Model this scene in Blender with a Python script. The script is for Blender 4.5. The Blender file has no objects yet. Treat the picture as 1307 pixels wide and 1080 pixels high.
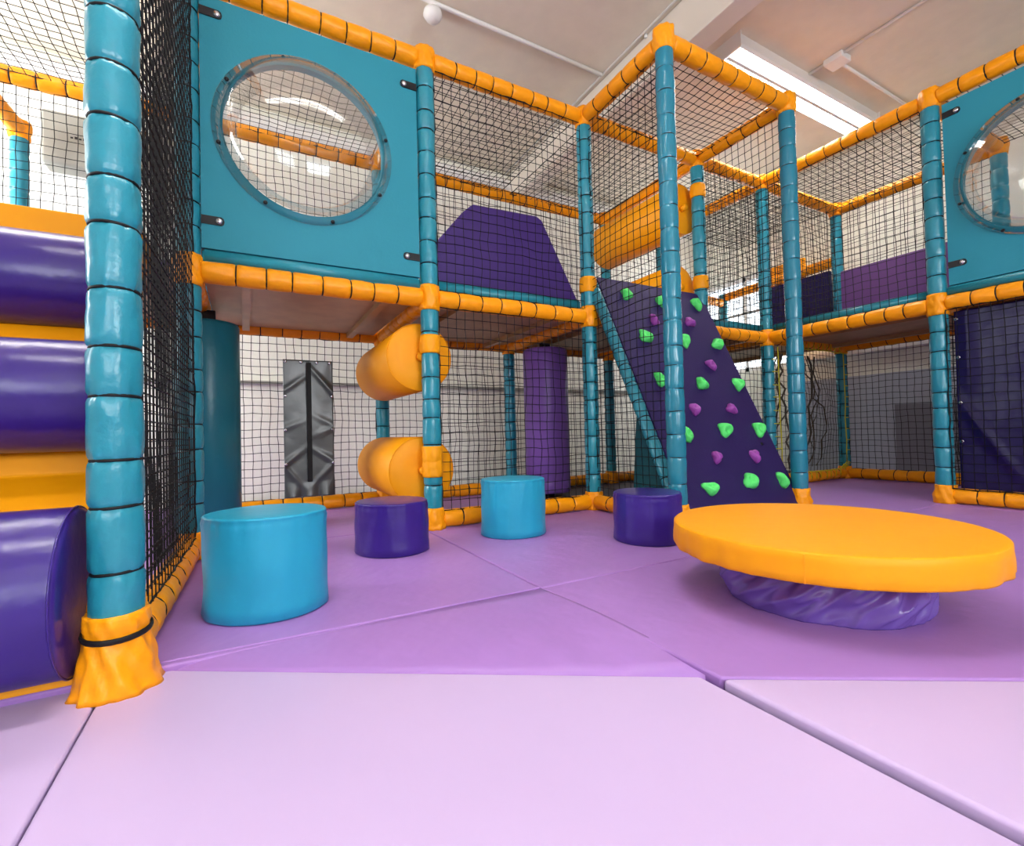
import bpy, bmesh, math, random
from mathutils import Vector, Matrix, noise
random.seed(7)
SC = bpy.context.scene
COL = SC.collection
PI = math.pi

# ---------------------------------------------------------------- camera
CAM_H = 0.4873
cd = bpy.data.cameras.new('camera'); cam = bpy.data.objects.new('camera', cd); COL.objects.link(cam)
cd.sensor_fit = 'HORIZONTAL'; cd.sensor_width = 36; cd.lens = 616.2445 / 1307 * 36
cd.clip_start = 0.02; cd.clip_end = 100
YAW, PIT, ROL = .505, .0201, -.0247
R = Matrix.Rotation(-YAW, 3, 'Z') @ Matrix.Rotation(PI / 2 + PIT, 3, 'X') @ Matrix.Rotation(ROL, 3, 'Z')
cam.matrix_world = Matrix.Translation((0, 0, CAM_H)) @ R.to_4x4()
SC.camera = cam
SC.view_settings.view_transform = 'Standard'; SC.view_settings.look = 'None'
SC.view_settings.gamma = 1; SC.view_settings.use_curve_mapping = False
SC.view_settings.exposure = 0.6

# ---------------------------------------------------------------- daylight outside
w = bpy.data.worlds.new('World'); SC.world = w; w.use_nodes = True
w.node_tree.nodes['Background'].inputs[0].default_value = (.85, .93, 1, 1)
w.node_tree.nodes['Background'].inputs[1].default_value = 2.0

def area(name, loc, sx, sy, power, color, rot=(0, 0, 0)):
    l = bpy.data.lights.new(name, 'AREA'); l.shape = 'RECTANGLE'; l.size = sx; l.size_y = sy
    l.energy = power; l.color = color
    o = bpy.data.objects.new(name, l); COL.objects.link(o); o.location = loc; o.rotation_euler = rot
    return o
CEIL = 3.2
# ceiling batten light (x centre, y centre), the last two added as fill
BATTENS_AND_FILL = [(3.93, 2.17), (0.15, 0.75), (3.2, -0.9), (0.2, -1.9), (-.9, 2.75), (-2.4, 2.2)]
for i, (bx_, by_) in enumerate(BATTENS_AND_FILL):
    area('batten_light', (bx_, by_, CEIL - .046), 1.8, .19, (46, 48, 5, 18, 70, 6)[i], (1, .965, .92))
# daylight by the windows behind the camera and far right, plus added left fill
area('window_daylight', (-1.1, -3.1, 1.75), 1.5, 1.5, 40, (.95, .97, 1), (PI / 2 + .45, 0, 0))
area('window_daylight', (1.25, -3.1, 1.75), 1.5, 1.5, 68, (.95, .97, 1), (PI / 2 + .6, 0, 0))
area('window_daylight', (-3.1, 3.1, 1.7), 1.5, 1.4, 110, (.97, .98, 1), (PI / 2, 0, -PI / 2 + .5))  # added fill aimed at the back wall from a made-up left window
area('window_daylight', (5.2, 3.7, 1.75), 1.0, 1.1, 15, (.93, .96, 1), (PI / 2, 0, PI / 2))

# ---------------------------------------------------------------- materials
def srgb(r, g, b):
    f = lambda c: (c / 255 / 12.92) if c / 255 <= .04045 else ((c / 255 + .055) / 1.055) ** 2.4
    return (f(r), f(g), f(b), 1)
def mat(name, col, rough=.5, bump=0, scale=20, metal=0, spec=.28, emis=None, mottle=0, coat=0, bdist=.01, detail=3):
    m = bpy.data.materials.new(name); m.use_nodes = True
    nt = m.node_tree; b = nt.nodes['Principled BSDF']
    b.inputs['Base Color'].default_value = col; b.inputs['Roughness'].default_value = rough
    b.inputs['Metallic'].default_value = metal; b.inputs['Specular IOR Level'].default_value = spec
    if coat: b.inputs['Coat Weight'].default_value = coat; b.inputs['Coat Roughness'].default_value = .15
    if emis:
        b.inputs['Emission Color'].default_value = emis[0]; b.inputs['Emission Strength'].default_value = emis[1]
    if bump or mottle:
        tc = nt.nodes.new('ShaderNodeTexCoord'); n = nt.nodes.new('ShaderNodeTexNoise')
        n.inputs['Scale'].default_value = scale; n.inputs['Detail'].default_value = detail
        nt.links.new(tc.outputs['Object'], n.inputs['Vector'])
        if bump:
            bp = nt.nodes.new('ShaderNodeBump'); bp.inputs['Strength'].default_value = bump
            bp.inputs['Distance'].default_value = bdist
            nt.links.new(n.outputs['Fac'], bp.inputs['Height']); nt.links.new(bp.outputs['Normal'], b.inputs['Normal'])
        if mottle:
            r = nt.nodes.new('ShaderNodeValToRGB'); e = r.color_ramp.elements
            e[0].position = .3; e[1].position = .7
            e[0].color = tuple(c * (1 - mottle) for c in col[:3]) + (1,); e[1].color = tuple(min(1, c * (1 + mottle)) for c in col[:3]) + (1,)
            nt.links.new(n.outputs['Fac'], r.inputs['Fac']); nt.links.new(r.outputs['Color'], b.inputs['Base Color'])
    return m
M = {}
M['teal'] = mat('teal_vinyl', srgb(36, 138, 158), .28, .25, 30, mottle=.04, spec=.5)
M['tealgloss'] = mat('glossy_teal_vinyl', srgb(34, 124, 148), .2, .08, 20, spec=.5)
M['tealboard'] = mat('teal_board', srgb(40, 138, 158), .6, .08, 60)
M['orange'] = mat('orange_vinyl', srgb(250, 158, 8), .38, .25, 30, mottle=.04)
M['orangesmooth'] = mat('orange_smooth_vinyl', srgb(242, 158, 2), .5, .12, 9, bdist=.02)
M['purple'] = mat('purple_vinyl', srgb(52, 30, 122), .28, .25, 14, spec=.45, mottle=.05)
M['purpleboard'] = mat('purple_board', srgb(40, 24, 82), .6, .12, 120)
M['violet'] = mat('violet_vinyl', srgb(128, 90, 178), .33, .2, 14)
M['plum'] = mat('plum_vinyl', srgb(96, 62, 116), .5, .2, 14)
M['navy'] = mat('navy_vinyl', srgb(28, 18, 74), .3, .3, 6, bdist=.03)
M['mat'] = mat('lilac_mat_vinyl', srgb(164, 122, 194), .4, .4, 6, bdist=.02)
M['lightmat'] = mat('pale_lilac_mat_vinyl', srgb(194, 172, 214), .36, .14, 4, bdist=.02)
M['black'] = mat('black_cord', srgb(22, 20, 22), .6)
M['blackvinyl'] = mat('black_vinyl', srgb(62, 68, 68), .3, .1, 10, spec=.6, bdist=.02)
M['blackplastic'] = mat('black_plastic', srgb(30, 30, 34), .35)
M['zip'] = mat('zip_tape', srgb(8, 8, 10), .6)
M['steel'] = mat('bright_steel', srgb(200, 200, 205), .25, metal=1)
M['ply'] = mat('plywood', srgb(178, 142, 94), .4, .1, 8, mottle=.12)
M['wall'] = mat('white_plaster', srgb(240, 240, 230), .75, .35, 14, mottle=.02)
M['wallgrey'] = mat('pale_grey_paint', srgb(176, 182, 196), .6, .1, 10)
M['ceiling'] = mat('ceiling_plaster', srgb(224, 216, 198), .8, .3, 9, mottle=.03)
M['beam'] = mat('ceiling_beam_paint', srgb(226, 218, 206), .6, .2, 7)
M['white'] = mat('white_plastic', srgb(232, 230, 226), .4)
M['greybox'] = mat('grey_box', srgb(150, 150, 142), .5)
M['green'] = mat('green_resin', srgb(92, 232, 116), .45, .3, 60)
M['pinkhold'] = mat('purple_resin', srgb(158, 76, 170), .45, .3, 60)
M['yellow'] = mat('yellow_cord', srgb(206, 196, 40), .6)
M['red'] = mat('red_cord', srgb(176, 40, 70), .6)
M['tube'] = mat('lamp_tube', (1, 1, 1, 1), .5, emis=((1, .98, .94, 1), 9))
M['reflector'] = mat('louvre_reflector', srgb(200, 202, 204), .35)
M['glassframe'] = mat('window_frame_paint', srgb(235, 235, 235), .5)

def clear_mat(name):
    m = bpy.data.materials.new(name); m.use_nodes = True; nt = m.node_tree
    for n in list(nt.nodes):
        if n.type != 'OUTPUT_MATERIAL': nt.nodes.remove(n)
    out = [n for n in nt.nodes if n.type == 'OUTPUT_MATERIAL'][0]
    t = nt.nodes.new('ShaderNodeBsdfTransparent'); t.inputs[0].default_value = (.96, .97, .97, 1)
    g = nt.nodes.new('ShaderNodeBsdfGlossy'); g.inputs['Roughness'].default_value = .04
    lw = nt.nodes.new('ShaderNodeLayerWeight'); lw.inputs[0].default_value = .35
    mx = nt.nodes.new('ShaderNodeMixShader'); mp = nt.nodes.new('ShaderNodeMath'); mp.operation = 'MULTIPLY'; mp.inputs[1].default_value = .5
    nt.links.new(lw.outputs['Fresnel'], mp.inputs[0]); nt.links.new(mp.outputs[0], mx.inputs[0])
    nt.links.new(t.outputs[0], mx.inputs[1]); nt.links.new(g.outputs[0], mx.inputs[2]); nt.links.new(mx.outputs[0], out.inputs[0])
    return m
M['clear'] = clear_mat('clear_acrylic')

# ---------------------------------------------------------------- object helpers
def link(name, me, material=None, parent=None, loc=None, rot=None, smooth=True):
    if material and not me.materials: me.materials.append(material)
    if smooth:
        for p in me.polygons: p.use_smooth = True
    o = bpy.data.objects.new(name, me); COL.objects.link(o)
    if parent: o.parent = parent
    if loc is not None: o.location = loc
    if rot is not None: o.rotation_euler = rot
    return o
def fin(bm, name, smooth_angle=None):
    me = bpy.data.meshes.new(name); bmesh.ops.recalc_face_normals(bm, faces=bm.faces); bm.to_mesh(me); bm.free(); return me
def thing(o, label, cat, group=None):
    o['label'] = label; o['category'] = cat
    if group: o['group'] = group
    return o
def empty(name, loc, label, cat, group=None, rotz=0):
    o = bpy.data.objects.new(name, None); COL.objects.link(o); o.location = loc; o.rotation_euler = (0, 0, rotz)
    o.empty_display_size = .1
    return thing(o, label, cat, group)
def struct(o): o['kind'] = 'structure'; return o
def add_box(bm, lo, hi):
    x0, y0, z0 = lo; x1, y1, z1 = hi
    v = [bm.verts.new(p) for p in ((x0,y0,z0),(x1,y0,z0),(x1,y1,z0),(x0,y1,z0),(x0,y0,z1),(x1,y0,z1),(x1,y1,z1),(x0,y1,z1))]
    for f in ((0,3,2,1),(4,5,6,7),(0,1,5,4),(1,2,6,5),(2,3,7,6),(3,0,4,7)): bm.faces.new([v[i] for i in f])
def box(name, lo, hi, m, parent=None, bev=0, seg=2):
    bm = bmesh.new(); add_box(bm, lo, hi)
    if bev: bmesh.ops.bevel(bm, geom=bm.edges[:], offset=bev, segments=seg, profile=.5, affect='EDGES')
    return link(name, fin(bm, name), m, parent, smooth=False)
def prism(bm, poly, axis, a, b):
    """extrude 2D poly along axis from a to b"""
    def P(p, t):
        return (t, p[0], p[1]) if axis == 'x' else ((p[0], t, p[1]) if axis == 'y' else (p[0], p[1], t))
    A = [bm.verts.new(P(p, a)) for p in poly]; B = [bm.verts.new(P(p, b)) for p in poly]
    n = len(poly); bm.faces.new(A); bm.faces.new(B[::-1])
    for i in range(n): bm.faces.new([A[i], B[i], B[(i + 1) % n], A[(i + 1) % n]])
def prism_obj(name, poly, axis, a, b, m, parent=None, bev=0, seg=2):
    bm = bmesh.new(); prism(bm, poly, axis, a, b); bmesh.ops.recalc_face_normals(bm, faces=bm.faces)
    if bev: bmesh.ops.bevel(bm, geom=bm.edges[:], offset=bev, segments=seg, profile=.5, affect='EDGES')
    return link(name, fin(bm, name), m, parent, smooth=False)
def add_tube(bm, pts, r, n=6, cap=True):
    pts = [Vector(p) for p in pts]; rings = []
    for i, p in enumerate(pts):
        d = (pts[min(i + 1, len(pts) - 1)] - pts[max(i - 1, 0)]).normalized()
        u = d.cross(Vector((0, 0, 1)) if abs(d.z) < .9 else Vector((1, 0, 0))).normalized(); v = d.cross(u)
        rr = r[i] if isinstance(r, (list, tuple)) else r
        rings.append([bm.verts.new(p + (u * math.cos(2 * PI * k / n) + v * math.sin(2 * PI * k / n)) * rr) for k in range(n)])
    for a, b in zip(rings, rings[1:]):
        for k in range(n): bm.faces.new([a[k], a[(k + 1) % n], b[(k + 1) % n], b[k]])
    if cap: bm.faces.new(rings[0][::-1]); bm.faces.new(rings[-1])
def tube(name, pts, r, m, parent=None, n=8):
    bm = bmesh.new(); add_tube(bm, pts, r, n); return link(name, fin(bm, name), m, parent)
def lathe(bm, prof, n=32, fn=None):
    """prof: [(r,z)], closed with caps when r==0"""
    rings = []
    for (r, z) in prof:
        if r <= 1e-6: rings.append([bm.verts.new((0, 0, z))]); continue
        ring = []
        for k in range(n):
            t = 2 * PI * k / n; rr = r + (fn(t, z, r) if fn else 0)
            ring.append(bm.verts.new((rr * math.cos(t), rr * math.sin(t), z)))
        rings.append(ring)
    for a, b in zip(rings, rings[1:]):
        if len(a) == 1 and len(b) == 1: continue
        for k in range(n):
            k2 = (k + 1) % n
            if len(a) == 1: bm.faces.new([a[0], b[k2], b[k]])
            elif len(b) == 1: bm.faces.new([a[k], a[k2], b[0]])
            else: bm.faces.new([a[k], a[k2], b[k2], b[k]])

def fold(t, ph):   # sharp vinyl gathers around the circumference
    return .5 * math.sin(7 * t + ph) + .5 * abs(math.sin(5.5 * t + ph * 1.7)) * 1.0 + .35 * math.sin(17 * t + ph * 2.3) - .3
def padded(L, r, n=28, pitch=.115, seed=0, rough=1.0):
    """foam tube in vinyl, nipped by ties every pitch"""
    rnd = random.Random(seed); k = max(1, round(L / pitch)); s = L / k
    cuts = [0] + [i * s + rnd.uniform(-.012, .012) for i in range(1, k)] + [L]
    bm = bmesh.new(); prof = [(0, 0)]
    phs = [rnd.uniform(0, 6.28) for _ in cuts]
    for i in range(k):
        a, b = cuts[i], cuts[i + 1]
        for t in (0, .035, .09, .18, .32, .5, .68, .82, .91, .965):
            z = a + (b - a) * t; d = min(z - a, b - z)
            prof.append((r * (1 - .13 * (.45 + .55 * min(1, rough)) * math.exp(-d / .006) - .02 * math.exp(-d / .03)), z))
    prof.append((r * .88, L)); prof.append((0, L))
    def fn(t, z, rr):
        j = min(range(len(cuts)), key=lambda q: abs(cuts[q] - z)); d = abs(cuts[j] - z)
        e = math.exp(-((d - .011) / .014) ** 2)
        return -rough * .0032 * e * fold(t, phs[j]) * (r / .047) + .0012 * math.sin(2 * t + phs[j])
    lathe(bm, prof, n, fn)
    return fin(bm, 'padded'), cuts[1:-1]
TIE = {}
def tie_mesh(r):
    k = round(r, 4)
    if k not in TIE:
        bm = bmesh.new(); n = 24; prof = []
        for j in range(6):
            a = 2 * PI * j / 6; prof.append((r + .0028 * math.cos(a), .0034 * math.sin(a)))
        rings = []
        for q in range(n):
            t = 2 * PI * q / n; rings.append([bm.verts.new((p[0] * math.cos(t), p[0] * math.sin(t), p[1])) for p in prof])
        for q in range(n):
            for j in range(6): bm.faces.new([rings[q][j], rings[(q + 1) % n][j], rings[(q + 1) % n][(j + 1) % 6], rings[q][(j + 1) % 6]])
        TIE[k] = fin(bm, 'cable_tie')
    return TIE[k]
def wrap_mesh(h, r, seed, flare=0, n=40, amp=.0042):
    """crumpled vinyl sleeve round a joint, base at z=0"""
    rnd = random.Random(seed); ph = rnd.uniform(0, 6); bm = bmesh.new()
    prof = [(0, 0)]; K = 10
    for i in range(K + 1):
        t = i / K; rr = r * (.93 + .09 * math.sin(PI * t)) + flare * (1 - t) ** 1.5
        prof.append((rr, h * t))
    prof.append((0, h))
    def fn(t, z, rr): return amp * (noise.noise(Vector((math.cos(t) * 2.2, math.sin(t) * 2.2, z * 30 + ph * 5))) * 2 + .5 * math.sin(9 * t + z * 60 + ph))
    lathe(bm, prof, n, fn); return fin(bm, 'joint_wrap')

# ---------------------------------------------------------------- room shell
X0, X1, Y0, Y1 = -3.2, 5.3, -3.2, 4.4
struct(box('floor', (X0, Y0, -.2), (X1, Y1, -.1), mat('floor_concrete', srgb(110, 90, 110), .6, .1, 5)))
struct(box('ceiling', (X0, Y0, CEIL), (X1, Y1, CEIL + .1), M['ceiling']))
bm = bmesh.new()
add_box(bm, (X0 - .1, Y0, -.2), (X0, Y1, 1.0)); add_box(bm, (X0 - .1, Y0, 2.6), (X0, Y1, CEIL)); add_box(bm, (X0 - .1, Y0, 1.0), (X0, 2.3, 2.6)); add_box(bm, (X0 - .1, 3.9, 1.0), (X0, Y1, 2.6))
struct(link('wall_left', fin(bm, 'wall_left'), M['wall'], smooth=False))
bm = bmesh.new(); x = X0 - .07
for lo, hi in (((x, 2.3, 1.0), (x + .05, 2.36, 2.6)), ((x, 3.84, 1.0), (x + .05, 3.9, 2.6)), ((x, 2.3, 1.0), (x + .05, 3.9, 1.06)), ((x, 2.3, 2.54), (x + .05, 3.9, 2.6)), ((x, 3.07, 1.0), (x + .05, 3.13, 2.6))):
    add_box(bm, lo, hi)
struct(link('window_4', fin(bm, 'window'), M['glassframe'], smooth=False))  # unseen window added on the left wall to go with the fill light
struct(box('wall_back', (X0, Y1, -.2), (X1, Y1 + .1, CEIL), M['wall']))
# right wall with a bright window far back
bm = bmesh.new()
add_box(bm, (X1, Y0, -.2), (X1 + .12, Y1, 1.15)); add_box(bm, (X1, Y0, 2.3), (X1 + .12, Y1, CEIL))
add_box(bm, (X1, Y0, 1.15), (X1 + .12, 3.15, 2.3)); add_box(bm, (X1, 4.3, 1.15), (X1 + .12, Y1, 2.3))
struct(link('wall_right', fin(bm, 'wall_right'), M['wall'], smooth=False))
bm = bmesh.new()
wx = [(-1.95, -.25), (.4, 2.1)]
add_box(bm, (X0, Y0 - .12, -.2), (X1, Y0, .9)); add_box(bm, (X0, Y0 - .12, 2.6), (X1, Y0, CEIL))
add_box(bm, (X0, Y0 - .12, .9), (wx[0][0], Y0, 2.6)); add_box(bm, (wx[0][1], Y0 - .12, .9), (wx[1][0], Y0, 2.6)); add_box(bm, (wx[1][1], Y0 - .12, .9), (X1, Y0, 2.6))
struct(link('wall_front', fin(bm, 'wall_front'), M['wall'], smooth=False))
for i, (a, b) in enumerate(wx):
    bm = bmesh.new(); y = Y0 - .08
    for lo, hi in (((a, y, .9), (a + .06, y + .05, 2.6)), ((b - .06, y, .9), (b, y + .05, 2.6)), ((a, y, .9), (b, y + .05, .96)), ((a, y, 2.54), (b, y + .05, 2.6)), (((a + b) / 2 - .03, y, .9), ((a + b) / 2 + .03, y + .05, 2.6)), ((a, y, 1.9), (b, y + .05, 1.95))):
        add_box(bm, lo, hi)
    struct(link('window_%d' % (i + 1), fin(bm, 'window'), M['glassframe'], smooth=False))
bm = bmesh.new(); x = X1 + .03
for lo, hi in (((x, 3.15, 1.15), (x + .05, 3.2, 2.3)), ((x, 4.25, 1.15), (x + .05, 4.3, 2.3)), ((x, 3.15, 1.15), (x + .05, 4.3, 1.2)), ((x, 3.15, 2.25), (x + .05, 4.3, 2.3)), ((x, 3.7, 1.15), (x + .05, 3.74, 2.3)), ((x, 3.15, 1.85), (x + .05, 4.3, 1.88))):
    add_box(bm, lo, hi)
struct(link('window_3', fin(bm, 'window'), M['glassframe'], smooth=False))
# ceiling beam, conduits, wall ledges
struct(box('trim_1', (2.45, Y0, 2.9), (2.6, Y1, CEIL), M['beam'], bev=.006))
struct(tube('trim_2', [(.5, 2.8, CEIL - .014), (2.4, 2.8, CEIL - .014)], .014, M['white']))
struct(tube('trim_3', [(2.41, Y0, CEIL - .008), (2.41, Y1, CEIL - .008)], .008, M['white']))
struct(tube('trim_4', [(3.83, 2.1, CEIL - .012), (3.86, -1, CEIL - .012)], .011, M['white']))
struct(tube('trim_5', [(3.9, 1.89, CEIL - .012), (X1, 1.89, CEIL - .012)], .011, M['white']))
struct(box('trim_6', (X0, Y1 - .09, 3.02), (X1, Y1, 3.1), M['white'], bev=.01))
struct(box('trim_7', (X0, Y1 - .035, .93), (X1, Y1, .955), M['greybox']))
struct(box('trim_8', (X1 - .09, 1.2, 1.17), (X1, 3.0, 1.23), M['white'], bev=.008))
struct(box('trim_9', (X1 - .04, 1.2, -.1), (X1, 3.0, .96), M['wallgrey']))
struct(box('trim_10', (X1 - .07, 1.72, -.1), (X1 - .03, 2.18, .66), mat('grey_hatch_paint', srgb(128, 128, 138), .5)))

# grey unit on back wall
e = empty('air_unit', (-.92, Y1, 2.36), 'grey wall unit high on the white wall behind the padded steps', 'air conditioner')
box('casing', (-.24, -.16, 0), (.3, 0, .36), M['greybox'], e, bev=.015)
bm = bmesh.new()
for i in range(6): add_box(bm, (-.09 + i * .022, -.1635, .19), (-.09 + i * .022 + .014, -.159, .2 + (.006 if i % 2 else 0)))
link('badge', fin(bm, 'badge'), M['blackplastic'], e, smooth=False)

# junction box and smoke detector on ceiling
thing(box('junction_box', (3.8, 1.82, CEIL - .045), (3.93, 1.95, CEIL), M['white'], bev=.006), 'small white junction box on the ceiling where two conduits meet', 'junction box')
bm = bmesh.new(); lathe(bm, [(0, 0), (.03, 0), (.034, -.03), (.055, -.035), (.06, -.06), (.045, -.085), (.03, -.1), (0, -.1)], 24)
thing(link('smoke_detector', fin(bm, 'smoke_detector'), M['white'], loc=(1.07, 2.84, CEIL)), 'round white smoke detector on the ceiling above the bubble panel', 'smoke detector')
bm = bmesh.new(); lathe(bm, [(0, 0), (.012, 0), (.012, -.02), (0, -.026)], 12)
thing(link('ceiling_sensor', fin(bm, 'ceiling_sensor'), M['white'], loc=(2.44, 2.38, CEIL)), 'tiny white sensor beside the ceiling beam', 'sensor')

# ceiling battens; the unseen left pair is added to brighten the back wall
for i, (cx, cy) in enumerate(BATTENS_AND_FILL):
    lab = ['long bright twin tube ceiling light above the climbing wall', 'ceiling light over the pale mats in the foreground', 'ceiling light out of view on the right', 'ceiling light out of view behind', 'ceiling light hidden above the big bubble panel', 'ceiling light out of view on the left'][i]
    e = empty('ceiling_light', (cx, cy, CEIL), lab, 'ceiling light', 'tube lights on the ceiling')
    bm = bmesh.new()
    prism(bm, [(-.12, -.09), (-.105, -.11), (-.1, -.04), (.1, -.04), (.105, -.11), (.12, -.09), (.1, 0), (-.1, 0)], 'x', -.93, .93)
    add_box(bm, (-.94, -.12, -.11), (-.93, .12, 0)); add_box(bm, (.93, -.12, -.11), (.94, .12, 0))
    link('housing', fin(bm, 'housing'), M['white'], e, smooth=False)
    for s in (-.05, .05): tube('lamp_tube', [(-.91, s, -.065), (.91, s, -.065)], .013, M['tube'], e)
    bm = bmesh.new(); add_box(bm, (-.92, -.012, -.108), (.92, .012, -.05))
    for k in range(46):
        xx = -.9 + k * .04; add_box(bm, (xx, -.1, -.1), (xx + .003, .1, -.082))
    link('louvre', fin(bm, 'louvre'), M['reflector'], e, smooth=False)

# ---------------------------------------------------------------- floor mats
def matmesh(poly, top, bot, name, m, label, wrinkle=.0015, res=.03, bevel=.006, seed=0):
    """poly [(x,y,ztop)] ; cushioned vinyl mat"""
    bm = bmesh.new()
    xs = [p[0] for p in poly]; ys = [p[1] for p in poly]
    A = [bm.verts.new((p[0], p[1], p[2])) for p in poly]
    f = bm.faces.new(A); bmesh.ops.recalc_face_normals(bm, faces=[f])
    if f.normal.z < 0: f.normal_flip()
    r = bmesh.ops.extrude_face_region(bm, geom=[f]); vs = [v for v in r['geom'] if isinstance(v, bmesh.types.BMVert)]
    for v in vs: v.co.z = v.co.z   # top copy
    for v in A: v.co.z = bot
    bmesh.ops.recalc_face_normals(bm, faces=bm.faces)
    te = [e for e in bm.edges if all(v in vs for v in e.verts)] + [e for e in bm.edges if sum(v in vs for v in e.verts) == 1]
    bmesh.ops.bevel(bm, geom=te, offset=bevel, segments=3, profile=.5, affect='EDGES')
    o = link(name, fin(bm, name), m, smooth=True)
    md = o.modifiers.new('w', 'WEIGHTED_NORMAL'); md.keep_sharp = True
    return thing(o, label, 'floor mat', 'padded floor mats')
LZ = -.013
g = .003
matmesh([(-1.4, 1.296, 0), (.804 - g, 1.296, 0), (.804 - g, 2.5, 0), (-1.4, 2.5, 0)], 0, -.1, 'floor_mat', M['mat'], 'lilac floor mat under the two left stools and the large teal stool')
matmesh([(.804 + g, 1.296, 0), (3.0, 1.296, 0), (3.0, 2.5, 0), (.804 + g, 2.5, 0)], 0, -.1, 'floor_mat', M['mat'], 'lilac floor mat under the right pair of stools and the climbing wall foot')
matmesh([(.804 + g, .642, 0), (2.35, -.335, 0), (3.6, -.335, 0), (3.6, 1.29, 0), (.804 + g, 1.29, 0)], 0, -.1, 'floor_mat', M['mat'], 'lilac floor mat under the round orange table')
matmesh([(3.006, 1.296, 0), (5.2, 1.296, 0), (5.2, 2.5, 0), (3.006, 2.5, 0)], 0, -.1, 'floor_mat', M['mat'], 'shaded lilac mat inside the right hand bay')
matmesh([(-1.4, 2.506, 0), (1.9, 2.506, 0), (1.9, 4.3, 0), (-1.4, 4.3, 0)], 0, -.1, 'floor_mat', M['mat'], 'shaded lilac mat under the left decks at the back')
matmesh([(1.906, 2.506, 0), (5.2, 2.506, 0), (5.2, 4.3, 0), (1.906, 4.3, 0)], 0, -.1, 'floor_mat', mat('dark_plum_mat_vinyl', srgb(40, 28, 48), .5, .3, 6), 'dark plum mat at the back behind the climbing wall')  # colour darkened to carry the shade of the unlit back floor
matmesh([(3.606, -.9, 0), (5.2, -.9, 0), (5.2, 1.29, 0), (3.606, 1.29, 0)], 0, -.1, 'floor_mat', M['mat'], 'shaded lilac mat behind the navy curtain')
# sloping front gusset of the left lilac mat, a gathered vinyl face
bm = bmesh.new(); NU, NV = 90, 10; grid = []
for i in range(NU + 1):
    u = i / NU; row = []
    top = Vector((-.17, 1.318, -.001)).lerp(Vector((.803, 1.294, -.001)), u); bot = Vector((-.193, 1.333, LZ)).lerp(Vector((.83, .664, LZ)), u)
    for j in range(NV + 1):
        v = j / NV; p = top.lerp(bot, v)
        wv = (v ** 2) * u * (.004 * math.sin(u * 40 + 2 * math.sin(u * 9)) + .004 * noise.noise(Vector((u * 22, v * 1.5, 3))))
        p.z += wv + .012 * math.sin(PI * v) * u; row.append(bm.verts.new(p))
    grid.append(row)
for i in range(NU):
    for j in range(NV): bm.faces.new([grid[i][j], grid[i + 1][j], grid[i + 1][j + 1], grid[i][j + 1]])
pip = [v.co.copy() + Vector((0, .001, .001)) for v in [g_[0] for g_ in grid]]
ext = bmesh.ops.extrude_face_region(bm, geom=bm.faces[:])
for v in ext['geom']:
    if isinstance(v, bmesh.types.BMVert): v.co.z = -.099
add_tube(bm, pip, .0035, 6)
thing(link('floor_mat', fin(bm, 'gusset'), M['mat']), 'wedge of lilac mat sloping down to the pale foreground mat', 'floor mat', 'padded floor mats')
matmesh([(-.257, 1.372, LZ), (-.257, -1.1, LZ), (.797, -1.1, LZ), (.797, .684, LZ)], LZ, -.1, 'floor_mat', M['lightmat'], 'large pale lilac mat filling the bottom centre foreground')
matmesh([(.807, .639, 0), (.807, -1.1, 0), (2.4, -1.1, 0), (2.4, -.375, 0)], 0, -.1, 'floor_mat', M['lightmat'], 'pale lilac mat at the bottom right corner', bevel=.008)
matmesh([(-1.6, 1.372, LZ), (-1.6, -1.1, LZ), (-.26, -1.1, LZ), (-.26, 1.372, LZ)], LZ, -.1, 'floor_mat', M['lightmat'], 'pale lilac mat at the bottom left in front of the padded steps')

# ---------------------------------------------------------------- frame nodes
Z2, Z1, ZK = 2.464, 1.2, .048
N = dict(A=(-.235, 1.275), B=(-.2, 2.404), C=(.851, 2.404), D=(1.899, 2.404), E=(1.892, 1.725), F=(2.941, 1.7305), J=(2.941, 2.404),
         G=(3.703, 2.404), H=(3.703, 1.299), I=(3.703, .2), K=(4.8, 2.404), T=(4.8, 1.3),
         L=(-.2, 3.5), O=(.87, 3.5), P=(1.92, 3.5), Q=(2.98, 3.5), R=(3.703, 3.5), W=(-1.25, 3.5), V=(-1.37, 1.275), S=(4.8, 3.62), U=(-1.22, 4.1))
D_ = dict(A='large foreground post', B="bubble panel's left post", C='roller post', D="climbing wall's rear left post", E="climbing wall's front left post",
          F="climbing wall's front right post", J="climbing wall's rear right post", G='inner corner post', H="right bubble panel's post", I='unseen right post',
          K='far right corner post', T='far right side post', L='back left post', O='back post behind rollers', P='back post behind violet column',
          Q='back post behind climbing wall', R='back inner post', W='far left post', V='unseen outer step post', S='far back window post', U='far left wall post')
RP = .047
def orient(d):
    d = Vector(d).normalized(); return d.to_track_quat('Z', 'Y').to_euler()
SEED = [0]
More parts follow.
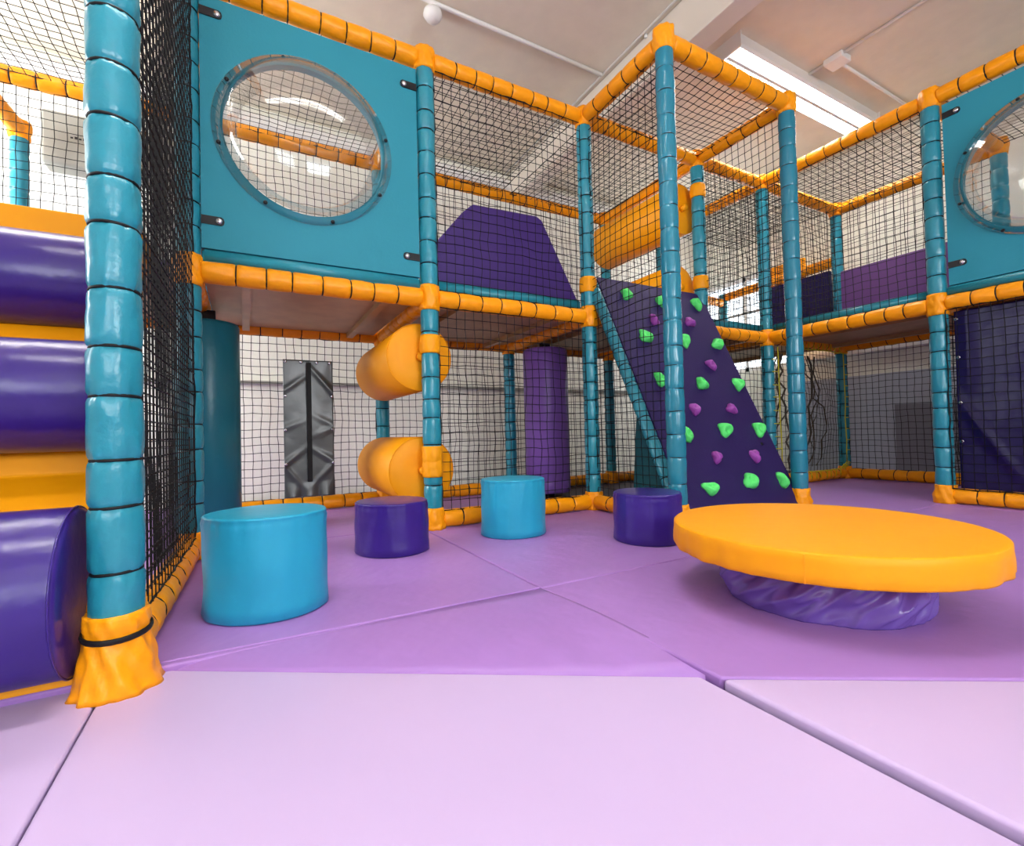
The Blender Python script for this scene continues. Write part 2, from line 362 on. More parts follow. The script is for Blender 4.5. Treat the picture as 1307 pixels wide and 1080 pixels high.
def post(k, z0=.1, smooth=1.0, tealm='teal', z1=Z2 - .045, r=RP, joints=(Z1,), base=True, cap=True, ties=True, n=28, label=None, base_kind='wrap'):
    SEED[0] += 1; x, y = N[k]
    e = empty('padded_post', (x, y, 0), label, 'post', 'teal padded posts of the play frame')
    zs = [z0] + [v for j in sorted(joints) for v in (j - .06, j + .06)] + [z1]
    for a, b in zip(zs[::2], zs[1::2]):
        me, cuts = padded(b - a, r, n, seed=SEED[0] * 7 + int(a * 10), rough=smooth)
        link('foam_sleeve', me, M[tealm], e, (0, 0, a))
        if ties:
            for c in cuts: link('cable_tie', tie_mesh(r * .885), M['black'], e, (0, 0, a + c), (random.uniform(-.05, .05), random.uniform(-.05, .05), 0))
    for j in joints: link('joint_wrap', wrap_mesh(.13, r * 1.15, SEED[0] + 3), M['orange'], e, (0, 0, j - .065))
    if cap: link('joint_wrap', wrap_mesh(.115, r * 1.16, SEED[0] + 9), M['orange'], e, (0, 0, Z2 - .058))
    if base: link('base_wrap', wrap_mesh(.11, r * 1.12, SEED[0] + 5, flare=.012), M['orange'], e, (0, 0, 0))
    return e
post('A', z0=.115, r=.047, joints=(), label='large teal padded post in the left foreground beside the purple steps', base=False, n=40)
post('B', label='teal padded post at the left edge of the big bubble panel')
pC = post('C', label='teal padded post with orange straps holding two orange rollers')
pD = post('D', label='teal padded post just left of the climbing wall, base orange')
post('E', joints=(), smooth=.12, tealm='tealgloss', label='tall smooth teal post standing before the left side of the climbing wall')
post('F', joints=(), smooth=.12, tealm='tealgloss', label='tall smooth teal post to the right of the climbing wall')
pJ = post('J', label='teal post behind the climbing wall top with two orange straps')
post('G', label='dark teal net-laced post at the inner corner right of climbing wall')
post('H', label='teal padded post at the left edge of the right bubble panel')
post('I', label='teal padded post beyond the right edge of view', ties=False, n=16)
post('K', label='dark teal post at the far corner above the plum pad', n=20)
post('T', label='dark teal post behind the right bubble panel', n=16, ties=False)
post('L', label='teal padded back post behind the teal column', n=16)
post('O', label='dark teal back post seen between the two orange rollers', n=20)
post('P', z1=Z1 + .09, cap=False, label='dark back post beside the violet column', n=16)
post('Q', label='dark back post seen under the climbing wall', n=16)
post('R', label='back post beyond the inner corner post', n=16)
post('W', label='teal back post hidden behind the padded steps', n=16, ties=False)
post('U', label='teal post against the wall at far upper left', n=16, joints=(), ties=False)
post('V', joints=(), label='teal post left of the padded steps outside the view', n=16, ties=False)
post('S', z1=2.0, joints=(), cap=False, label='dark teal post before the bright far window', n=16)
# crumpled orange foot of the foreground post
aft = empty('post_foot_pad', (N['A'][0], N['A'][1], LZ), 'crumpled orange foot pad strapped under the large foreground post', 'foot pad')
bm = bmesh.new(); prof = [(0, 0)]
for i in range(19):
    t = i / 18; prof.append((.076 - .03 * t ** .8 if t < .72 else .0535 - .004 * (t - .72) / .28 + (.004 if t > .8 else 0), .155 * t))
prof.append((0, .155))
def ft(t, z, r):
    k = (1 - z / .155)
    return .0075 * k * (abs(math.sin(4 * t + 18 * z)) + .7 * noise.noise(Vector((math.cos(t) * 3, math.sin(t) * 3, z * 22))) * 2 - .4) + .002 * math.sin(11 * t + z * 90)
lathe(bm, prof, 72, ft)
link('pad_skirt', fin(bm, 'pad_skirt'), M['orange'], aft)
st = link('strap', tie_mesh(.056), M['black'], aft, (0, 0, .116), (.12, 0, 0)); st.scale = (1.03, 1.03, 1.9)

def beam(a, b, z, kind, r=.047, n=24, ties=True, m='orange', off=.045, zb=None, label=None):
    SEED[0] += 1
    p = Vector((*N[a], z)); q = Vector((*N[b], z if zb is None else zb)); d = (q - p).normalized(); p += d * off; q -= d * off
    L = (q - p).length
    me, cuts = padded(L, r, n, seed=SEED[0] * 13, pitch=.118)
    lab = label or 'orange padded %s beam between %s and %s' % (kind, D_[a], D_[b])
    o = link('padded_beam', me, M[m], None, p, orient(d)); thing(o, lab, 'beam', 'orange padded beams of the play frame')
    if ties:
        for c in cuts: link('cable_tie', tie_mesh(r * .885), M['black'], o, (0, 0, c), (random.uniform(-.05, .05), random.uniform(-.05, .05), 0))
    return o
near = dict(n=26)
far = dict(n=14)
beam('A', 'B', Z2, 'top'); beam('B', 'C', Z2, 'top'); beam('C', 'D', Z2, 'top'); beam('E', 'D', Z2, 'top')
beam('E', 'F', Z2, 'top'); beam('F', 'J', Z2, 'top'); beam('D', 'J', Z2, 'top'); beam('J', 'G', Z2, 'top')
beam('G', 'H', Z2, 'top'); beam('H', 'I', Z2, 'top'); beam('G', 'K', Z2, 'top'); beam('K', 'T', Z2, 'top'); beam('H', 'T', Z2, 'top', ties=False, **far)
beam('O', 'Q', Z2, 'top', **far)
for a, b in ('WL', 'LO', 'OP', 'PQ', 'QR'):
    if a not in 'OP': beam(a, b, Z2, 'top', ties=a in 'WL', **far)
    beam(a, b, Z1, 'deck', ties=a in 'LOP', **far)
for a, b in ('BL', 'CO', 'DP', 'JQ', 'GR'):
    if a != 'D': beam(a, b, Z2, 'top', ties=(a == 'C'), **far)
    beam(a, b, Z1, 'deck', ties=False, **far)
beam('W', 'U', Z2, 'top', ties=False, **far); beam('V', 'A', Z2, 'top', ties=False, **far); beam('V', 'W', Z2, 'top', ties=False, **far)
beam('K', 'S', 2.0, 'middle', ties=False, zb=1.96, **far)
beam('R', 'S', 1.9, 'low', ties=True, zb=1.9, **far)
beam('R', 'S', 1.5, 'lowest', ties=False, zb=1.45, **far)
beam('B', 'C', Z1, 'deck'); beam('C', 'D', Z1, 'deck'); beam('D', 'J', Z1, 'deck', ties=False); beam('J', 'G', Z1, 'deck')
beam('G', 'H', Z1, 'deck'); beam('H', 'I', Z1, 'deck'); beam('G', 'K', Z1, 'deck'); beam('K', 'T', Z1, 'deck'); beam('H', 'T', Z1, 'deck', ties=False)
kk = dict(r=.046)
beam('A', 'B', ZK, 'floor', off=.03, **kk); beam('C', 'D', ZK, 'floor', **kk); beam('D', 'E', ZK, 'floor', **kk); beam('G', 'K', ZK, 'floor', **kk)
beam('K', 'T', ZK, 'floor', **kk); beam('H', 'I', ZK, 'floor', **kk)
for a, b in ('LO', 'OP', 'PQ', 'QR'): beam(a, b, ZK, 'floor', r=.046, n=14)
beam('J', 'G', ZK, 'floor', r=.046, n=14)

# straps on posts (orange clips that hold rollers and rails)
def strap(par, z, seed, side=(-1, 0)):
    o = link('roller_strap', wrap_mesh(.095, RP * 1.14, seed, amp=.002), M['orangesmooth'], par, (0, 0, z - .047))
    return o
strap(pC, .957, 31); strap(pC, .315, 32); strap(pD, 1.40, 33); strap(pJ, 2.23, 34); strap(pJ, 1.55, 35)
for z in (.38,): strap(pC, z, 36)

# ---------------------------------------------------------------- teal deck edge rails
def rail(a, b, z, label, off=.05, ny=.04, h=.05, inward=(0, 1), ties=True):
    p = Vector((*N[a], z)); q = Vector((*N[b], z)); d = (q - p).normalized(); p += d * off; q -= d * off; L = (q - p).length
    iv = Vector((inward[0], inward[1], 0)) * ny
    bm = bmesh.new(); add_box(bm, (-.02, -h / 2, 0), (.02, h / 2, L)); bmesh.ops.bevel(bm, geom=bm.edges[:], offset=.008, segments=3, affect='EDGES')
    o = link('edge_rail', fin(bm, 'edge_rail'), M['teal'], None, p + iv)
    up = Vector((0, 0, 1)); side = up.cross(d)
    o.matrix_world = Matrix.Translation(p + iv) @ Matrix((side, up, d)).transposed().to_4x4()
    thing(o, label, 'edge rail', 'teal rails on the deck edge')
rail('C', 'D', 1.275, 'teal padded rail along the deck edge below the purple vault pad', ny=.03, h=.06)
rail('G', 'H', 1.275, 'teal padded rail along the right deck edge under the plum pad', ny=.03, h=.06, inward=(1, 0))
rail('J', 'G', 1.275, 'teal padded rail behind the net right of the climbing wall', ny=.03, h=.06)
rail('B', 'C', 1.268, 'teal pad strip directly under the big bubble panel', ny=.0, h=.055)
rail('H', 'I', 1.268, 'teal pad strip directly under the right bubble panel', ny=.0, h=.055, inward=(1, 0))

# ---------------------------------------------------------------- decks
def deck(x0, x1, y0, y1, label, z=1.2, m='ply'):
    e = empty('deck_platform', ((x0 + x1) / 2, (y0 + y1) / 2, z - .02), label, 'deck', 'plywood decks of the play frame')
    hx, hy = (x1 - x0) / 2 - .05, (y1 - y0) / 2 - .05
    box('deck_board', (-hx, -hy, .02), (hx, hy, .045), M[m], e)
    box('deck_pad', (-hx, -hy, .045), (hx, hy, .07), M['violet'], e, bev=.008)
    for s in (-.33, .33): box('joist', (s * 2 * hx - .02, -hy, -.01), (s * 2 * hx + .02, hy, .02), M['ply'], e)
deck(-.2, .851, 2.404, 3.5, 'plywood deck over the teal column beneath the big bubble panel')
deck(.851, 1.9, 2.404, 3.5, 'plywood deck carrying the purple vault pad')
deck(1.9, 2.94, 2.404, 3.5, 'plywood deck at the top of the climbing wall')
deck(2.94, 3.7, 2.404, 3.5, 'plywood deck behind the inner corner net')
deck(3.7, 4.8, 1.3, 2.404, 'plywood deck over the right hand bay')
deck(3.7, 4.8, .2, 1.3, 'plywood deck behind the navy curtain')
deck(3.7, 4.8, 2.404, 3.5, 'plywood deck in the far right corner')
deck(-1.25, -.2, 2.404, 3.5, 'plywood deck at the top of the padded steps')

# ---------------------------------------------------------------- nets
def net(origin, u, v, Lu, Lv, label, name='safety_net', cell=.05, r=.0023, bulge=.02, jit=.006, m='black', seed=None, flat=False, grp='black safety nets of the play frame', cat='net'):
    SEED[0] += 1; rnd = random.Random(seed or SEED[0]); o = Vector(origin); u = Vector(u).normalized(); v = Vector(v).normalized(); w_ = u.cross(v)
    nu = max(2, round(Lu / cell)); nv = max(2, round(Lv / cell)); P = {}
    ph = rnd.uniform(0, 50)
    for i in range(nu + 1):
        for j in range(nv + 1):
            s, t = i / nu, j / nv; ed = min(1, 6 * s * (1 - s)) * min(1, 6 * t * (1 - t))
            nz = Vector((noise.noise(Vector((i * .35, j * .35, ph))), noise.noise(Vector((i * .35, j * .35, ph + 9))), 0))
            p = o + u * (Lu * s) + v * (Lv * t) + w_ * (bulge * ed * math.sin(PI * s) * math.sin(PI * t) + (0 if flat else .01 * ed * nz.x))
            p += (u * (nz.x * 1.6 * jit + rnd.uniform(-.3, .3) * jit) + v * (nz.y * 1.6 * jit + rnd.uniform(-.3, .3) * jit)) * (.35 + .65 * ed)
            P[i, j] = p
    bm = bmesh.new()
    for i in range(nu + 1): add_tube(bm, [P[i, j] for j in range(nv + 1)], r, 3, False)
    for j in range(nv + 1): add_tube(bm, [P[i, j] for i in range(nu + 1)], r, 3, False)
    for q, p in P.items():
        a = [bm.verts.new(p + Vector(d) * r * 2.1) for d in ((1, 0, 0), (0, 1, 0), (-1, 0, 0), (0, -1, 0), (0, 0, 1), (0, 0, -1))]
        for i in range(4): bm.faces.new([a[i], a[(i + 1) % 4], a[4]]); bm.faces.new([a[(i + 1) % 4], a[i], a[5]])
    # edge rope with lacing loops
    for line in ([P[i, 0] for i in range(nu + 1)], [P[i, nv] for i in range(nu + 1)], [P[0, j] for j in range(nv + 1)], [P[nu, j] for j in range(nv + 1)]):
        add_tube(bm, [p + Vector((rnd.uniform(-.004, .004), rnd.uniform(-.004, .004), rnd.uniform(-.004, .004))) for p in line], .0028, 4, False)
    return thing(link(name, fin(bm, name), M[m], smooth=False), label, cat, grp)
UP = (0, 0, 1)
def nbay(a, b, z0, z1, label, off=(0, 0), ins=.045, **k):
    p = Vector((*N[a], z0)); q = Vector((*N[b], z0)); d = (q - p).normalized(); p += d * ins; q -= d * ins
    p += Vector((*off, 0))
    return net(p, d, UP, (q - p - Vector((*off, 0)) + Vector((*off, 0))).length if False else ((Vector((*N[b], 0)) - Vector((*N[a], 0))).length - 2 * ins), z1 - z0, label, **k)
def bays(a, b, off=(0, 0), lo=True, hi=True, zl=.09, extra='', **k):
    if lo: nbay(a, b, zl, Z1 - .045, 'lower black net between %s and %s' % (D_[a], D_[b]), off, **k)
    if hi: nbay(a, b, Z1 + .045, Z2 - .045, 'upper black net between %s and %s' % (D_[a], D_[b]), off, **k)
bays('C', 'D', off=(0, -.015))
nbay('D', 'E', .09, Z2 - .045, 'tall black net beside the left edge of the climbing wall')
bays('F', 'J', lo=False)
bays('J', 'G')
bays('G', 'H', lo=False, off=(-.01, 0))
nbay('H', 'I', .09, Z1 - .045, 'black net hanging in front of the navy curtain', (-.03, 0), bulge=.0)
bays('G', 'K', lo=False)
nbay('G', 'K', .09, Z1 - .045, 'black net with yellow lacing in the far right bay', jit=.012, bulge=.04)
bays('K', 'T')
bays('T', 'H', lo=True, hi=False)
nbay('A', 'B', .09, Z2 - .045, 'outer black net between the foreground post and bubble panel', (.02, 0), jit=.002, cell=.045, bulge=0, flat=True, r=.0018)
nbay('A', 'B', .09, Z2 - .045, 'middle black net layer on the left side of the play area', (0, 0), jit=.002, cell=.048, bulge=0, flat=True, r=.0018)
nbay('A', 'B', .09, Z2 - .045, 'inner black net layered behind the outer left net', (-.045, 0), bulge=-.01, jit=.003, flat=True, r=.0018)
bays('B', 'L', lo=False); bays('L', 'O'); bays('O', 'P'); bays('P', 'Q'); bays('Q', 'R')
bays('W', 'L', lo=True)
bays('G', 'R', hi=True, lo=False)
bays('V', 'W', lo=False)
def roof(x0, x1, y0, y1, label, z=Z2):
    net((x0 + .045, y0 + .045, z), (1, 0, 0), (0, 1, 0), x1 - x0 - .09, y1 - y0 - .09, label, bulge=-.02)
roof(-1.25, -.2, 1.3, 2.4, 'black roof net over the lower padded steps')
roof(-1.25, -.2, 2.4, 3.5, 'black roof net over the top of the padded steps')
roof(-.2, .851, 2.404, 3.5, 'black roof net behind the big bubble panel')
roof(.851, 1.9, 2.404, 3.5, 'black roof net above the purple vault pad')
roof(1.9, 2.94, 1.73, 2.404, 'black roof net over the climbing wall turret')
roof(1.9, 2.94, 2.404, 3.5, 'black roof net above the turret rollers')
roof(2.94, 3.7, 2.404, 3.5, 'black roof net over the inner corner')
roof(3.7, 4.8, 1.3, 2.404, 'black roof net over the right walkway')
roof(3.7, 4.8, 2.404, 3.5, 'black roof net over the far right corner')
roof(3.7, 4.8, .2, 1.3, 'black roof net behind the right bubble panel')

# dark rope tangle and yellow lacing in the far right bay
bm = bmesh.new(); rnd = random.Random(5)
for k in range(10):
    x, z = 3.95 + rnd.uniform(0, .6), 1.1; pts = []
    dx = rnd.uniform(-.05, .05)
    for s in range(14):
        pts.append((x, 2.46 + .02 * math.sin(s * k), z)); x += dx + rnd.uniform(-.04, .04); z -= .075
        x = min(4.65, max(3.85, x))
        if rnd.random() < .2: dx = -dx
    add_tube(bm, pts, rnd.choice((.004, .006, .009)), 5)
thing(link('rope_tangle', fin(bm, 'rope_tangle'), mat('dark_rope', srgb(84, 76, 66), .8)), 'dark tangled ropes hanging behind the yellow laced net', 'rope')
def lacing(pts, side, label, n=10, rung=.05):
    bm = bmesh.new(); P = [Vector(p) for p in pts]; full = []
    for a, b in zip(P, P[1:]):
        for i in range(n): full.append(a.lerp(b, i / n) + Vector((random.uniform(-.006, .006), random.uniform(-.004, .004), random.uniform(-.006, .006))))
    full.append(P[-1]); add_tube(bm, full, .0045, 5)
    for i in range(1, len(full) - 1): add_tube(bm, [full[i], full[i] + Vector(side[min(i // n, len(side) - 1)]) * rung], .0035, 4)
    thing(link('lacing_rope', fin(bm, 'lacing_rope'), M['yellow']), label, 'rope', 'yellow lacing ropes')
lacing([(4.05, 2.34, 1.13), (4.72, 2.34, 1.13), (4.71, 2.34, .16), (4.6, 2.34, .1), (3.85, 2.34, .1)], [(0, 0, 1), (1, 0, 0), (1, 0, -.3), (0, 0, -1)], 'yellow rope lacing round the net in the far right bay', rung=.06)
lacing([(3.76, 2.35, 1.13), (3.765, 2.35, .2)], [(-1.6, 0, 0)], 'yellow rope lacing down the inner corner post', n=9)
tube('x', [(-1.05, 3.0, 2.44), (-1.03, 3.0, 2.40)], .004, M['red']) if False else None
thing(tube('red_cord', [(-.99, 2.55, 2.45), (-.965, 2.6, 2.43), (-.97, 2.66, 2.44), (-.955, 2.74, 2.45), (-.94, 2.8, 2.45)], .006, M['red']), 'short red cord tied to the roof net at upper left', 'cord')

# ---------------------------------------------------------------- bubble panels
def bubble(loc, rotz, label, W=.95, Hh=1.09):
    """panel in local xz plane, front towards -y, origin at lower centre"""
    e = empty('bubble_window_panel', loc, label, 'panel', 'teal panels with clear bubble windows', rotz)
    cx, cz, rh = -.05, .563, .345
    bm = bmesh.new(); n = 64; T = .018
    def rim(y): return [bm.verts.new((cx + rh * math.cos(2 * PI * k / n), y, cz + rh * math.sin(2 * PI * k / n))) for k in range(n)]
    def rect(y):
        out = []
        for k in range(n):
            c, s = math.cos(2 * PI * k / n), math.sin(2 * PI * k / n)
            tx = ((W / 2 - cx) if c > 0 else (-W / 2 - cx)) / c if abs(c) > 1e-6 else 1e9
            tz = ((Hh - cz) if s > 0 else -cz) / s if abs(s) > 1e-6 else 1e9
            t = min(tx, tz); out.append([cx + c * t, y, cz + s * t])
        for X in (-W / 2, W / 2):       # snap the nearest vertices to the corners
            for Zc in (0, Hh):
                q = min(out, key=lambda p: (p[0] - X) ** 2 + (p[2] - Zc) ** 2); q[0] = X; q[2] = Zc
        return [bm.verts.new(p) for p in out]
    a, b = rim(-T), rect(-T); c, d = rim(T), rect(T)
    for k in range(n):
        k2 = (k + 1) % n
        bm.faces.new([a[k], a[k2], b[k2], b[k]]); bm.faces.new([c[k2], c[k], d[k], d[k2]])
        bm.faces.new([a[k2], a[k], c[k], c[k2]]); bm.faces.new([b[k], b[k2], d[k2], d[k]])
    link('panel_board', fin(bm, 'panel_board'), M['tealboard'], e, smooth=False)
    # dome: flange ring + bulging cap
    bm = bmesh.new(); prof = [(rh + .042, 0), (rh + .042, .006), (rh + .012, .006), (rh + .004, .016)]
    for i in range(1, 15):
        t = i / 14 * PI / 2; prof.append(((rh + .002) * math.cos(t) ** .75 if i < 14 else 0, .02 + .15 * math.sin(t) ** .9))
    lathe(bm, prof, 72)
    dm = link('bubble_dome', fin(bm, 'bubble_dome'), M['clear'], e, (cx, -T - .001, cz), (PI / 2, 0, 0))
    dm.modifiers.new('s', 'SOLIDIFY').thickness = .003
    for k in range(8):
        t = 2 * PI * (k + .35) / 8; bmb = bmesh.new(); lathe(bmb, [(0, 0), (.009, 0), (.009, .004), (.006, .008), (0, .009)], 12)
        link('bolt', fin(bmb, 'bolt'), M['blackplastic'], e, (cx + (rh + .028) * math.cos(t), -T - .007, cz + (rh + .028) * math.sin(t)), (PI / 2, 0, 0))
    for sx, z in ((-1, Hh - .07), (-1, .12), (1, Hh - .1), (1, .1)):
        x1 = sx * (W / 2 + .0); x0 = sx * (W / 2 - .085); bmb = bmesh.new()
        pts = [(x1, z - .018), (x0 + sx * .012, z - .018), (x0 + sx * .003, z - .012), (x0, z), (x0 + sx * .003, z + .012), (x0 + sx * .012, z + .018), (x1, z + .018)]
        prism(bmb, pts, 'y', -T - .006, -T)
        br = link('corner_bracket', fin(bmb, 'corner_bracket'), M['blackplastic'], e, smooth=False)
        bmb = bmesh.new(); lathe(bmb, [(0, 0), (.014, 0), (.014, .002), (.008, .007), (0, .007)], 16)
        link('screw', fin(bmb, 'screw'), M['steel'], br, (x0 + sx * .02, -T - .006, z), (PI / 2, 0, 0))
    return e
bubble((.323, 2.404, 1.30), 0, 'large teal panel with clear round bubble window, upper left')
bubble((3.703, .76, 1.30), -PI / 2, 'teal panel with clear round bubble window at the right edge')

# ---------------------------------------------------------------- purple vault pad, upper boards
e = empty('vault_pad', (1.4, 2.53, 1.252), 'purple trapezoid vault pad standing on the deck behind net', 'pad')
prism_obj('pad_body', [(-.48, 0), (.53, 0), (.23, .55), (.19, .57), (-.24, .555), (-.3, .5), (-.48, .28)], 'y', -.035, .035, mat('vault_pad_vinyl', srgb(66, 42, 112), .4, .2, 12), e, bev=.012, seg=3)
thing(box('wall_pad', (4.69, 1.36, 1.252), (4.74, 2.33, 1.86), M['plum'], bev=.01), 'plum coloured pad on the upper deck left of the right bubble panel', 'pad', 'upper deck wall pads')
thing(box('wall_pad', (4.69, 2.42, 1.252), (4.74, 3.08, 1.9), M['navy'], bev=.01), 'dark navy pad on the upper deck behind the tall right post', 'pad', 'upper deck wall pads')
thing(box('orange_board', (4.88, 2.75, 1.252), (4.92, 3.12, 2.16), M['orangesmooth'], bev=.008), 'orange pad visible between the net post and the tall right post', 'pad')

# ---------------------------------------------------------------- columns
def column(x, y, r, z1, m, label):
    e = empty('hanging_column', (x, y, 0), label, 'padded column', 'padded columns under the decks')
    bm = bmesh.new(); lathe(bm, [(0, .03), (r - .01, .03), (r, .04), (r, .12), (r - .002, .124), (r, .128), (r, z1 - .02), (r - .006, z1 - .004), (r - .02, z1), (0, z1)], 48)
    link('column_body', fin(bm, 'column_body'), m, e)
    box('hanging_strap', (-.04, -.015, z1), (.04, .015, Z1 - .03), M['blackplastic'], e, bev=.003)
    bm = bmesh.new(); lathe(bm, [(0, 0), (.05, 0), (.05, .03), (0, .03)], 20); link('foot_disc', fin(bm, 'foot_disc'), M['blackplastic'], e)
column(-.17, 2.98, .15, 1.1, mat('teal_column_vinyl', srgb(24, 104, 120), .3, .2, 16), 'shiny teal padded column standing under the left deck')
column(2.03, 3.12, .17, 1.12, M['violet'], 'violet padded column standing behind the lower net')

# ---------------------------------------------------------------- orange rollers
def roller(x, y0, y1, z, r, label, m='orangesmooth'):
    L = y1 - y0; e = empty('padded_roller', (x, y0, z), label, 'roller', 'orange padded rollers')
    bm = bmesh.new(); lathe(bm, [(0, 0), (r * .5, -.003), (r - .008, 0), (r, .006), (r, L - .006), (r - .008, L), (0, L)], 56)
    link('roller_body', fin(bm, 'roller_body'), M[m], e, (0, 0, 0), (-PI / 2, 0, 0))
    bm = bmesh.new(); add_tube(bm, [(math.cos(2 * PI * k / 56) * (r - .002), .001, math.sin(2 * PI * k / 56) * (r - .002)) for k in range(57)], .0025, 5)
    link('piping', fin(bm, 'piping'), M[m], e)
    bm = bmesh.new(); add_tube(bm, [(0, -.045, 0), (0, .004, 0)], .022, 12); link('end_stub', fin(bm, 'end_stub'), M[m], e)
roller(.815, 2.47, 3.25, .90, .178, 'upper orange roller hung between the roller post and back post')
roller(.815, 2.47, 3.25, .30, .178, 'lower orange roller just above the floor by the roller post')
roller(2.86, 2.49, 3.35, 2.12, .185, 'upper orange roller behind the top of the climbing wall turret')
roller(2.80, 2.49, 3.35, 1.52, .17, 'lower orange roller peeking above the climbing wall top')

# ---------------------------------------------------------------- zipped black cover
e = empty('zipped_cover', (.37, 3.44, .1), 'shiny black vinyl cover with centre zip laced to the back net', 'cover')
def sheet(name, W, Hh, m, par, loc, fn, nx=40, nz=110, th=.003):
    bm = bmesh.new(); G = [[bm.verts.new((W * (i / nx - .5), fn(i / nx, j / nz), Hh * j / nz)) for j in range(nz + 1)] for i in range(nx + 1)]
    for i in range(nx):
        for j in range(nz): bm.faces.new([G[i][j], G[i + 1][j], G[i + 1][j + 1], G[i][j + 1]])
    o = link(name, fin(bm, name), m, par, loc); o.modifiers.new('s', 'SOLIDIFY').thickness = th; return o
def crease(u, v):
    d = 0
    for (x0, z0, x1, z1, a) in ((0, .77, .5, .9, .012), (1, .76, .45, .98, .02), (0, .5, .45, .56, .01), (1, .52, .55, .6, .01), (0, .24, .45, .36, .014), (1, .25, .5, .36, .014), (0, .23, .4, .06, .014), (1, .24, .55, .08, .014), (1, .5, .55, .44, .01)):
        px, pz = u - x0, v - z0; ex, ez = x1 - x0, z1 - z0; L = math.hypot(ex, ez); t = max(0, min(1, (px * ex + pz * ez) / L / L))
        q = math.hypot(px - t * ex, (pz - t * ez) * 2.6); d += a * math.exp(-(q / .06) ** 2) * (1 - .75 * t)
    d += .012 * abs(math.sin(u * 9.4)) * max(0, 1 - v * 9) * 2
    return -d * .55 + .004 * noise.noise(Vector((u * 3, v * 5, 1)))
sheet('cover_sheet', .305, .9, M['blackvinyl'], e, (0, 0, 0), crease)
box('zip', (-.014, -.03, .1), (.014, -.012, .88), M['zip'], e)
for x in (-.14, -.045, .05, .13): 
    bm = bmesh.new(); lathe(bm, [(.004, 0), (.009, 0), (.009, .003), (.004, .003)], 12)
    link('eyelet', fin(bm, 'eyelet'), M['steel'], e, (x, -.018, .885), (PI / 2, 0, 0))
for z in (.66, .44, .22):
    for x in (-.143, .143):
        bm = bmesh.new(); lathe(bm, [(.004, 0), (.008, 0), (.008, .003), (.004, .003)], 12); link('eyelet', fin(bm, 'eyelet'), M['steel'], e, (x, -.026, z), (PI / 2, 0, 0))

# navy curtain under the right bubble panel
e = empty('vinyl_curtain', (3.745, .775, .07), 'dark navy vinyl curtain behind net under the right bubble panel', 'curtain', rotz=-PI / 2)
def cfold(u, v):
    # one strong diagonal tension fold from the upper left eyelet to the floor, and a vertical one at the edge
    px, pz = u - 0.0, v - .52; ex, ez = .34, -.52; L = math.hypot(ex, ez); t = max(0, min(1, (px * ex + pz * ez) / L / L)); q = (px - t * ex) * 1.0 + (pz - t * ez) * .6
    d = .022 * math.exp(-(q / .035) ** 2) * math.sin(PI * min(1, t + .05)) + .01 * math.exp(-((u - .06) / .035) ** 2) * (v > .5) * min(1, (v - .5) * 6)
    return -d + .006 * noise.noise(Vector((u * 3, v * 4, 7)))
sheet('curtain_sheet', .93, 1.08, M['navy'], e, (0, 0, 0), cfold, 120, 120)
for x, z in ((-.45, 1.03), (-.445, .8), (-.445, .53), (-.445, .3), (-.15, 1.06), (-.16, .02), (.25, 1.06), (.2, .02)):
    bm = bmesh.new(); lathe(bm, [(.004, 0), (.01, 0), (.01, .003), (.004, .003)], 12); link('eyelet', fin(bm, 'eyelet'), M['steel'], e, (x, -.02, z), (PI / 2, 0, 0))

# ---------------------------------------------------------------- padded steps at left
e = empty('padded_steps', (-.79, 1.3, LZ), 'orange padded stair with three thick purple log treads at far left', 'steps')
prism_obj('ramp_pad', [(0, 0), (0, .02), (.18, .34), (.34, .42), (.45, .78), (.66, .80), (.70, 1.235), (1.05, 1.235), (1.05, 1.15), (.78, 1.13), (.12, .0)], 'x', -.46, .49, M['orangesmooth'], e, bev=.006)
def log(y, z, r, x1, seed):
    bm = bmesh.new(); L = .93; lathe(bm, [(0, 0), (r * .6, .001), (r - .012, 0), (r - .003, .004), (r, .012), (r, L - .006), (r - .006, L), (0, L)], 64,
        lambda t, zz, rr: .002 * noise.noise(Vector((math.cos(t) * 2, math.sin(t) * 2, zz * 4 + seed))))
    o = link('log_tread', fin(bm, 'log_tread'), M['purple'], e, (x1, y, z), (0, -PI / 2, 0))
    bm = bmesh.new(); add_tube(bm, [(math.cos(2 * PI * k / 64) * (r + .0005), math.sin(2 * PI * k / 64) * (r + .0005), .008) for k in range(65)], .0022, 5)
    link('piping', fin(bm, 'piping'), M['purple'], o)
log(.035, .195, .172, .485, 1); log(.33, .622, .142, .485, 4); log(.62, .99, .138, .485, 8)

# ---------------------------------------------------------------- stools
def stool(x, y, r, h, m, label, seed):
    bm = bmesh.new(); prof = [(0, 0), (r - .004, 0), (r + .003, .006), (r + .001, .035)]
    for i in range(1, 9): prof.append((r - .001 * math.sin(i), .035 + (h - .07) * i / 8))
    prof += [(r, h - .02), (r - .003, h - .008), (r - .001, h - .005), (r - .006, h - .001), (r - .012, h), (r * .6, h + .003), (0, h + .004)]
    def fn(t, z, rr):
        if rr < r * .8: return 0
        return .006 * math.cos(2 * t + seed) + (.0045 * noise.noise(Vector((math.cos(t) * 3, math.sin(t) * 3, z * 6 + seed))) if z > 0 else 0) + .0015 * math.sin(26 * t + seed) * math.exp(-((h - .02 - z) / .02) ** 2)
    lathe(bm, prof, 96, fn)
    thing(link('padded_stool', fin(bm, 'padded_stool'), m, loc=(x, y, 0)), label, 'stool', 'padded drum stools on the lilac mat')
tl = mat('teal_stool_vinyl', srgb(40, 156, 190), .33, .15, 10, bdist=.02)
stool(.052, 1.59, .158, .278, tl, 'large teal drum stool nearest the camera on lilac mat', 1.0)
stool(.545, 2.068, .152, .212, M['purple'], 'purple drum stool between the large teal stool and the roller post', 2.1)
